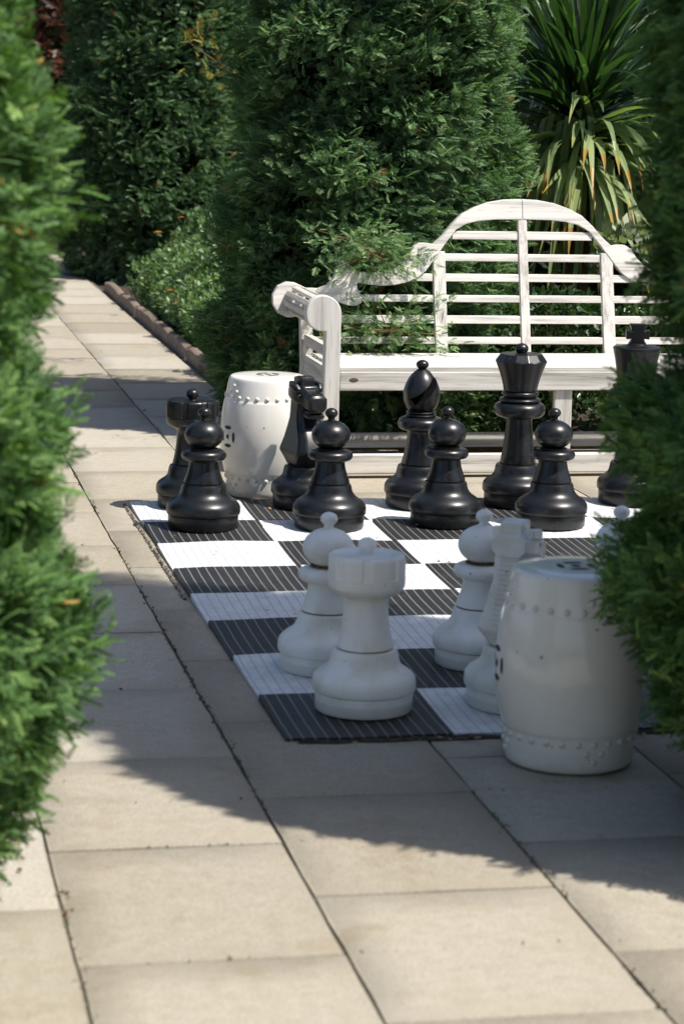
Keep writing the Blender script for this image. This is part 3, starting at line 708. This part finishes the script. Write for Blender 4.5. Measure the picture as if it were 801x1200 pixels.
for x in (2.352, 2.745):      # slanted wood-coloured blocks on the front stretcher
    bm = bmesh.new(); add_prism(bm, [(x-OX-.024, .020), (x-OX+.018, .020), (x-OX+.028, .090), (x-OX-.024, .090)], lambda a, z: (a, 9.262-OY, z), lambda a, z: (a, 9.2795-OY, z)); from_bm('slanted_block', bm, M['wood_y'], bench, None, .002)
bm = bmesh.new(); add_lathe(bm, [(0, .016), (.0012, .0145), (.0016, .0)], 20, 0, None, (0, 0), Matrix.Translation((1.935-OX, 9.2762-OY, .395)) @ Matrix.Rotation(math.pi/2, 4, 'X') @ Matrix.Diagonal((1.2, .55, 1, 1))); from_bm('wood_knot', bm, M['knot'], bench)

# ------------------------------------------------------------------ bed edgings
bm = bmesh.new(); add_box(bm, -1.45, 1.55, -.03, .03, -.03, .062)
e = from_bm('timber_bed_edge', bm, M['timber'], None, None, .006); e.location = (3.25, 10.06, 0); tag(e, 'low brown timber board edging the planting bed behind the bench', 'bed edging')
bm = bmesh.new()
for k in range(1): add_box(bm, -1.45, 1.45, -.045, .045, -.02, .022)
e = from_bm('stone_strip', bm, M['paving'], None, None, .006); e.location = (3.35, 9.12, 0)
bpy.data.objects.remove(e, do_unlink=True)
EY = [12.1, 12.83, 13.52, 14.29, 15.04, 16.05, 17.06, 18.05]
EL = ['at the near end of the row', 'second from the near end', 'third from the near end', 'in the middle of the row', 'third from the far end', 'second from the far end', 'at the far end by a conifer']
for i in range(7):
    y0, y1 = EY[i]+.012, EY[i+1]-.012; bm = bmesh.new(); n = 12; A = []
    for k in range(n+1):
        t = k/n; y = (y1-y0)*t; h = .062+.014*min(1, 5*t, 5*(1-t))+random.uniform(-.004, .004)
        A.append([bm.verts.new(p) for p in ((-.028, y, -.03), (-.024, y, h-.01), (-.010, y, h), (.014, y, h), (.028, y, h-.012), (.03, y, -.03))])
    for P0, P1 in zip(A, A[1:]):
        for k in range(5): bm.faces.new((P0[k], P0[k+1], P1[k+1], P1[k]))
    bm.faces.new(A[0]); bm.faces.new(A[-1][::-1])
    o = from_bm('edging_block', bm, M['edging'], None, 50); o.location = (1.872+random.uniform(-.006, .006), y0, 0)
    tag(o, 'low brown edging block beside the path, '+EL[i], 'edging block', 'edging blocks along the hedge')

# ------------------------------------------------------------------ conifers
gC = 'columnar conifers lining the garden path'
make_conifer('conifer_tree', (2.30, 10.70, 0), [(0.02, .56), (.3, .63), (.8, .59), (1.35, .565), (1.9, .54), (2.6, .52), (3.3, .44), (4.0, .26), (4.6, .03)], 24000, .072, M['thuja'],
             'tall broad green conifer right behind the left half of the bench', group=gC, trunk_r=.09, seed_f=2.6, clump=.09, hole=-.50)
make_conifer('conifer_tree', (2.62, 11.45, 0), [(0.02, .40), (.6, .42), (1.2, .42), (2.0, .41), (2.8, .34), (3.6, .2), (4.2, .03)], 12000, .058, M['thuja'],
             'finer green conifer tucked behind the broad one, left of the strap-leaved plant', group=gC, trunk_r=.07, seed_f=3.4, clump=.03, tb=.05)
make_conifer('conifer_tree', (2.42, 19.5, 0), [(0.02, .66), (.25, .74), (.8, .70), (1.5, .66), (2.3, .63), (3.2, .5), (4.2, .28), (4.8, .03)], 9000, .095, M['thuja'],
             'dark green conifer at the far end of the path, its foot beside the low hedge', group=gC, level=2, m=5, trunk_r=.09, tb=-.12)
def lr(cx, cy, rows, Y, OFFS=.085):
    D = math.hypot(cx, cy); ac = math.atan2(cx, cy); return [(z, abs(D*math.sin(math.atan2(x, Y)-ac))-float(np.interp(z, [q[0] for q in OFFS], [q[1] for q in OFFS]))) for z, x in rows]
L1 = [(.0, .36), (.06, .42)]+lr(-.25, 4.3, [(.12, .236), (.28, .323), (.52, .424), (.66, .39), (.79, .322), (.95, .357), (1.03, .293), (1.16, .335), (1.38, .363), (1.52, .33), (1.66, .293)], 4.0, [(0, .07), (.9, .055), (1.1, .075), (1.7, .085)])+[(1.9, .45), (2.3, .33), (2.7, .2), (3.0, .03)]
make_conifer('conifer_tree', (-.25, 4.3, 0), L1, 22000, .060, M['thujab'], 'bright green bushy conifer leaning in along the left edge of the view', group=gC, amp=.045, clump=.035, level=1, hole=-.62, front=-.75, trunk_r=.08, seed_f=3.6, cut=.14)
R1 = [(.0, .26), (.08, .34)]+lr(2.15, 4.6, [(.19, 1.622), (.28, 1.528), (.56, 1.470), (.70, 1.49), (.836, 1.435), (.93, 1.480), (1.0, 1.535), (1.05, 1.535), (1.13, 1.50), (1.25, 1.495), (1.386, 1.505), (1.71, 1.51)], 4.5, [(0, .07), (.5, .065), (.7, .115), (.85, .10), (.98, .145), (1.06, .13), (1.14, .08), (1.3, .065), (1.7, .055)])+[(2.0, .50), (2.3, .42), (2.6, .24), (2.95, .03)]
make_conifer('conifer_tree', (2.15, 4.6, 0), R1, 22000, .060, M['thujab'], 'shaded green conifer filling the right edge, overlapping the near stool', group=gC, amp=.045, clump=.035, level=1, front=math.pi+.6, trunk_r=.08, seed_f=3.6, cut=.14)
R2 = [(0, .45), (1, .52), (2.2, .40), (2.7, .33), (3.5, .40), (4.5, .52), (5.6, .55), (6.5, .42), (7.2, .04)]
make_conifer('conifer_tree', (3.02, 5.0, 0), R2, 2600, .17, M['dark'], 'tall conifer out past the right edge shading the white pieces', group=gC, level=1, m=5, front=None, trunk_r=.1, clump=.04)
R3 = [(0, .45), (1, .6), (3, .62), (4.6, .58), (5.2, .45), (5.7, .27), (6.25, .03)]
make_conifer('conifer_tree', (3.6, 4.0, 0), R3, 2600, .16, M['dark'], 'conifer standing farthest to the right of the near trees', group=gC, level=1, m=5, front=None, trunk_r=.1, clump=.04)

# conifer branches that poke over and through the bench
def branch(name, pts, n, size, mat, label, spread, dens=10):
    root = empty(name, pts[0], label, 'branch'); P = []; A = []
    p0 = np.array(pts[0]); pts = [np.array(p)-p0 for p in pts]
    bm = bmesh.new()
    for a, b in zip(pts, pts[1:]):
        d = Vector(b-a); Mx = Matrix.Translation(Vector(a)) @ d.to_track_quat('Z', 'Y').to_matrix().to_4x4()
        add_lathe(bm, [(0, .004), (d.length, .002)], 8, 0, None, (0, 0), Mx)
    for k in range(n):
        i = random.randrange(len(pts)-1); t = random.random(); c = pts[i]*(1-t)+pts[i+1]*t
        off = rng.normal(0, 1, 3)*spread; q = c+off; dd = off/np.linalg.norm(off)*.6+(pts[i+1]-pts[i])/np.linalg.norm(pts[i+1]-pts[i])*.5+np.array([0, -.3, .15])
        for _ in range(dens):
            P.append(q+rng.normal(0, size*.45, 3)); A.append(dd+rng.normal(0, .4, 3))
        if k % 3 == 0:
            d = Vector(q-c); Mx = Matrix.Translation(Vector(c)) @ d.to_track_quat('Z', 'Y').to_matrix().to_4x4(); add_lathe(bm, [(0, .003), (d.length, .0012)], 5, 0, None, (0, 0), Mx)
    P = np.array(P); A = np.array(A)
    V, tt = inst(TPL[2], P, A, rng.normal(0, .5, P.shape)+[0, -.4, .9], size*rng.uniform(.6, 1.2, len(P)), .5+.2*rng.normal(size=len(P)))
    link('sprays', quads_mesh('sprays', V, tt), [mat], root); from_bm('twigs', bm, M['twig'], root, 60); return root
branch('conifer_branch', [(2.22, 10.10, .40), (2.20, 9.86, .52), (2.17, 9.68, .56)], 110, .062, M['thuja'], 'leafy conifer branch pushing through the bench back onto the seat', np.array([.125, .05, .055]), 6)
branch('conifer_branch', [(2.10, 10.15, .95), (2.12, 9.92, .86), (2.15, 9.78, .835)], 110, .060, M['thuja'], 'conifer branch spilling over the sloping shoulder of the bench back', np.array([.095, .05, .035]), 6)
branch('golden_branch', [(2.02, 13.0, 1.60), (1.90, 12.95, 1.66), (1.74, 12.9, 1.76)], 16, .085, M['gold'], 'golden yellow conifer sprig hanging between two dark conifers', np.array([.05, .05, .07]), 2)

# ------------------------------------------------------------------ low hedge, shrubs
def hedge_fun(x0, x1, y0, y1, h, seedo=0.0):
    def f(n):
        x = rng.uniform(x0, x1, n); y = rng.uniform(y0, y1, n); z = rng.uniform(.02, h, n)
        side = rng.random(n); P = np.stack([x, y, z], 1); N = np.zeros((n, 3))
        t = side < .5; P[t, 2] = h; N[t, 2] = 1
        s = (side >= .5) & (side < .85); P[s, 0] = x0; N[s, 0] = -1
        e = side >= .85; P[e, 1] = y0; N[e, 1] = -1
        sl = s & (z > .2); P[sl, 0] = x0+(z[sl]-.2)/(h-.2)*.40; N[sl, 2] = .9
        el_ = e & (z > .2); P[el_, 1] = y0+(z[el_]-.2)/(h-.2)*.4; N[el_, 2] = .9; P[t, 0] = np.maximum(P[t, 0], x0+.38)
        ctr = np.array([(x0+x1)/2, (y0+y1)/2, h*.45]); k = snoise(P+seedo, 4.5)
        # round the shoulders
        P += N*(.055*k[:, None])-N*rng.beta(1.2, 3, (n, 1))*.12+rng.normal(0, .012, (n, 3)); return P, N+[0, 0, .4]
    return f
def hedge_core(root, x0, x1, y0, y1, h):
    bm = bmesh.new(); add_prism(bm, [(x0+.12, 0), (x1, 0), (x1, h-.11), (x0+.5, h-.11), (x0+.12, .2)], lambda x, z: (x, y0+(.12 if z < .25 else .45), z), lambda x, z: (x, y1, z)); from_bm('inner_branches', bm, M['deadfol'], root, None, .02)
root = empty('low_hedge', (0, 0, 0), 'low leafy hedge along the right side of the path, sunlit on top', 'hedge'); 
leafy('foliage', root, hedge_fun(1.96, 3.1, 12.3, 16.9, .64), 60000, .040, M['box'], 1.1, .1, .62); hedge_core(root, 1.96, 3.1, 12.3, 16.9, .64)
root = empty('round_shrub', (0, 0, 0), 'small leafy shrub behind the low hedge, in front of the dark conifer', 'shrub')
leafy('foliage', root, hedge_fun(2.45, 3.5, 17.0, 18.1, .74, 3.0), 9000, .045, M['box']); hedge_core(root, 2.45, 3.5, 17.0, 18.1, .74)
def ballf(c, r, zs=1.0):
    def f(n):
        D = rng.normal(size=(n, 3)); D /= np.linalg.norm(D, axis=1)[:, None]; D[:, 2] = np.abs(D[:, 2])*1.0-.15
        k = snoise(D*r+np.array(c), 5); P = np.array(c)+D*np.array(r)*(1+.12*k[:, None]-rng.beta(1.2, 2.5, (n, 1))*.35); return P, D
    return f
def shrub(c, r, n, size, mat, label, name='leafy_shrub', tint0=.45):
    root = empty(name, (c[0], c[1], 0), label, 'shrub'); leafy('foliage', root, ballf((0, 0, c[2]), np.array(r), 1), n, size, mat, tint0=tint0)
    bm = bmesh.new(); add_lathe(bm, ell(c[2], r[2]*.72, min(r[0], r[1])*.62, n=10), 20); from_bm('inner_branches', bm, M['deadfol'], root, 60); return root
shrub((3.05, 10.62, .30), (.50, .34, .42), 5200, .040, M['shrub'], 'dark glossy shrub behind the middle of the bench back')
shrub((3.75, 10.70, .28), (.50, .34, .40), 3600, .040, M['shrub'], 'dark glossy shrub behind the right half of the bench')
shrub((2.25, 10.28, .14), (.55, .20, .26), 4200, .034, M['shrub'], 'low dark shrub under the left half of the bench seat')
shrub((3.0, 10.28, .12), (.55, .18, .22), 3600, .034, M['shrub'], 'low dark shrub under the middle of the bench seat', 'leafy_shrub')
shrub((3.58, 10.95, .72), (.16, .14, .24), 300, .055, M['pale'], 'pale variegated shrub beside the right shoulder of the bench back', 'variegated_shrub')
# marigold flowers in the hedge
def flower(x, y, z, s, label):
    root = empty('orange_flower', (x, y, z), label, 'flower', 'orange flowers among the hedge leaves'); bm = bmesh.new()
    for k in range(14):
        a = k*2.4; rr = s*(.3+.7*((k % 5)/4)); M0 = Matrix.Rotation(a, 4, 'Z') @ Matrix.Rotation(.5, 4, 'Y')
        vs = [bm.verts.new(M0 @ Vector(p)) for p in ((0, 0, 0), (rr*.6, s*.28, .004), (rr, 0, .008), (rr*.6, -s*.28, .004))]; bm.faces.new(vs)
    from_bm('petals', bm, M['flower'], root)
    bm = bmesh.new(); add_lathe(bm, [(-.10, .002), (0, .002)], 6); from_bm('stem', bm, M['shrub'], root)
flower(1.75, 15.0, .74, .030, 'orange flower standing highest, above the far end of the low hedge') if False else None
flower(1.98, 15.9, .575, .040, 'orange flower standing above the far end of the low hedge')
flower(2.16, 16.1, .66, .030, 'smaller orange flower just right of the tallest one')
flower(1.90, 14.6, .30, .030, 'orange flower low on the path side of the hedge')
flower(1.90, 14.35, .24, .022, 'lowest orange flower near the edging blocks')

# ------------------------------------------------------------------ strap-leaved plant (cabbage tree)
root = empty('strap_leaved_plant', (3.66, 12.0, 0), 'tall spiky plant with long strap leaves, lower ones drooping pale, above the bench', 'plant')
V = []; TT = []
def strap(p0, az, el, ln, w, droop, tb, kink=0.0):
    n = 12; p = np.array(p0, float); a = el; pts = [p.copy()]; tw = rng.normal(0, .35)
    d2 = np.array([math.cos(az), math.sin(az), 0])
    for k in range(n):
        t = k/n; a -= droop*(t**.8)/n*2.0
        if kink and abs(t-kink) < .5/n: a = -1.25
        p = p+ln/n*(d2*math.cos(a)+np.array([0, 0, math.sin(a)])); pts.append(p.copy())
    lat = np.array([-math.sin(az), math.cos(az), 0]); lat = lat*math.cos(tw)+np.array([0, 0, math.sin(tw)])
    for k in range(n):
        def ww(t): return w*min(1, .55+2.2*t)*(1-max(0, (t-.55)/.45)**1.6)+.0008
        w0, w1 = ww(k/n), ww((k+1)/n)
        up = np.array([0, 0, .22])
        for s in (-1, 1):
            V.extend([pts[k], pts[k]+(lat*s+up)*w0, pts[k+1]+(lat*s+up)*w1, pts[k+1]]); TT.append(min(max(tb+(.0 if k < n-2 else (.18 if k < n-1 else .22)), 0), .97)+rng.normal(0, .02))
for k in range(250):
    el = math.radians(rng.uniform(12, 86)); az = rng.uniform(0, 2*math.pi)
    strap((rng.normal(0, .03), rng.normal(0, .03), 1.42+rng.uniform(-.10, .12)), az, el, rng.uniform(.72, 1.12), rng.uniform(.012, .019), rng.uniform(.1, .75), rng.uniform(.0, .40))  # upper leaves tinted darker, shade over the crown put into their colour
for k in range(190):
    az = rng.uniform(-math.pi-.3, .2) if k % 6 else rng.uniform(0, math.pi)
    kk = rng.uniform(.22, .40) if rng.random() < .5 else 0
    strap((rng.normal(0, .03), rng.normal(0, .03), 1.27+rng.uniform(-.20, .12)), az, rng.uniform(-.1, .6), rng.uniform(.75, 1.05), rng.uniform(.015, .023), rng.uniform(1.0, 1.7) if not kk else .3, rng.uniform(.66, .86), kk)  # drooping leaves paler: older growth, plus sunlight painted into the tint
for k in range(70):
    az = rng.uniform(-math.pi-.25, .25)
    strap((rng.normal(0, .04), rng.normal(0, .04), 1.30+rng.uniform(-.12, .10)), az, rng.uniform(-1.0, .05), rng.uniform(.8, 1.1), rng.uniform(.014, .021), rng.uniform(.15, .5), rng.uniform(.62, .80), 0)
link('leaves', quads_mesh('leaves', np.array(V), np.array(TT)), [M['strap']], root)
bm = bmesh.new(); add_lathe(bm, [(-.02, .09), (.3, .07), (1.3, .055)], 16); from_bm('trunk', bm, M['bark'], root, 50)

# ------------------------------------------------------------------ background trees
gB = 'dark background trees closing the garden'
def bgtree(x, y, r, h, label, mat='dark', n=2200, size=.22, name='background_conifer'):
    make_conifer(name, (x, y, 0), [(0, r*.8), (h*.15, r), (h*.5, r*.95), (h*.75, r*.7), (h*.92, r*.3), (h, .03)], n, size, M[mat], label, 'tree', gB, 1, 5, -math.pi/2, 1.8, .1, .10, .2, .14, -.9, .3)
bgtree(4.7, 14.6, 1.35, 3.1, 'dark conifer behind the spiky strap-leaved plant', n=3600, size=.16)
bgtree(4.0, 16.8, .95, 2.9, 'dark conifer behind the bench, between the two tall green ones', n=2600, size=.16)
bgtree(6.6, 11.6, 1.5, 4.0, 'wide dark conifer beyond the right end of the bench')
bgtree(4.6, 23.5, 1.6, 6.5, 'dark conifer behind the far end of the hedge')
bgtree(2.9, 31.5, 2.6, 8.0, 'large copper-leaved tree glimpsed beyond the end of the path', 'copper', 2600, .3, 'copper_tree')
bgtree(-1.2, 9.5, .8, 3.6, 'conifer on the left side of the path past the near one')
bgtree(-.9, 21.5, 1.6, 6.0, 'dark conifer far down the left side of the path')
bgtree(.1, 33.5, 2.2, 7.5, 'dark conifer closing off the end of the path')
bgtree(6.5, 30.0, 2.6, 8.0, 'dark conifer in the far right background')

# ------------------------------------------------------------------ litter
P = []; 
for k in range(260):
    x, y = rng.uniform(1.02, 3.4), rng.uniform(5.5, 8.7)
    if k > 180: x, y = rng.uniform(.15, 1.8), rng.uniform(3.4, 16)
    P.append((x, y, .006 if k > 180 else .022))
for k in range(60): P.append((rng.uniform(1.1, 2.3), rng.uniform(5.38, 5.42), .012))
for k in range(50): P.append((rng.normal(1.95, .14), rng.normal(4.75, .10), .006))
for k in range(9): P.append((.385+rng.normal(0, .006), rng.uniform(4.3, 4.46), .004))
P = np.array(P); A = rng.normal(size=P.shape)*[1, 1, .12]; N = rng.normal(0, .25, P.shape)+[0, 0, 1]
V, tt = inst(OV, P, A, N, rng.uniform(.006, .022, len(P)), rng.random(len(P)))
tag(link('leaf_litter', quads_mesh('leaf_litter', V, tt), [M['litter']]), kind='stuff')

# moss and grit growing in the joints
P = []
for x in (.3736, .8552, 1.3355):
    for k in range(900):
        y = rng.uniform(3.2, 12); c = math.sin(y*7.3+x*9)+math.sin(y*3.1+x*5)
        if c > .2 or (x == .8552 and 5.4 < y < 7.3): P.append((x+rng.normal(0, .0045), y, -.003+rng.uniform(0, .004)))
for k in range(500):
    x = rng.uniform(.4, 1.8); row = rng.choice([4.04, 4.692, 6.0, 6.65, 5.0, 5.645, 6.29, 6.94]); P.append((x, row+rng.normal(0, .004), -.003))
P = np.array(P); A = rng.normal(size=P.shape)*[1, 1, .5]+[0, 0, .5]; N = rng.normal(0, .6, P.shape)+[0, 0, .6]
V, tt = inst(OV, P, A, N, rng.uniform(.004, .013, len(P)), rng.random(len(P)))
M['moss'] = mat_leaf('joint_moss', [(0, (.03, .035, .015)), (.5, (.07, .08, .03)), (.8, (.14, .12, .06)), (1, (.25, .18, .09))], trans=.1)
tag(link('joint_moss', quads_mesh('joint_moss', V, tt), [M['moss']]), kind='stuff')
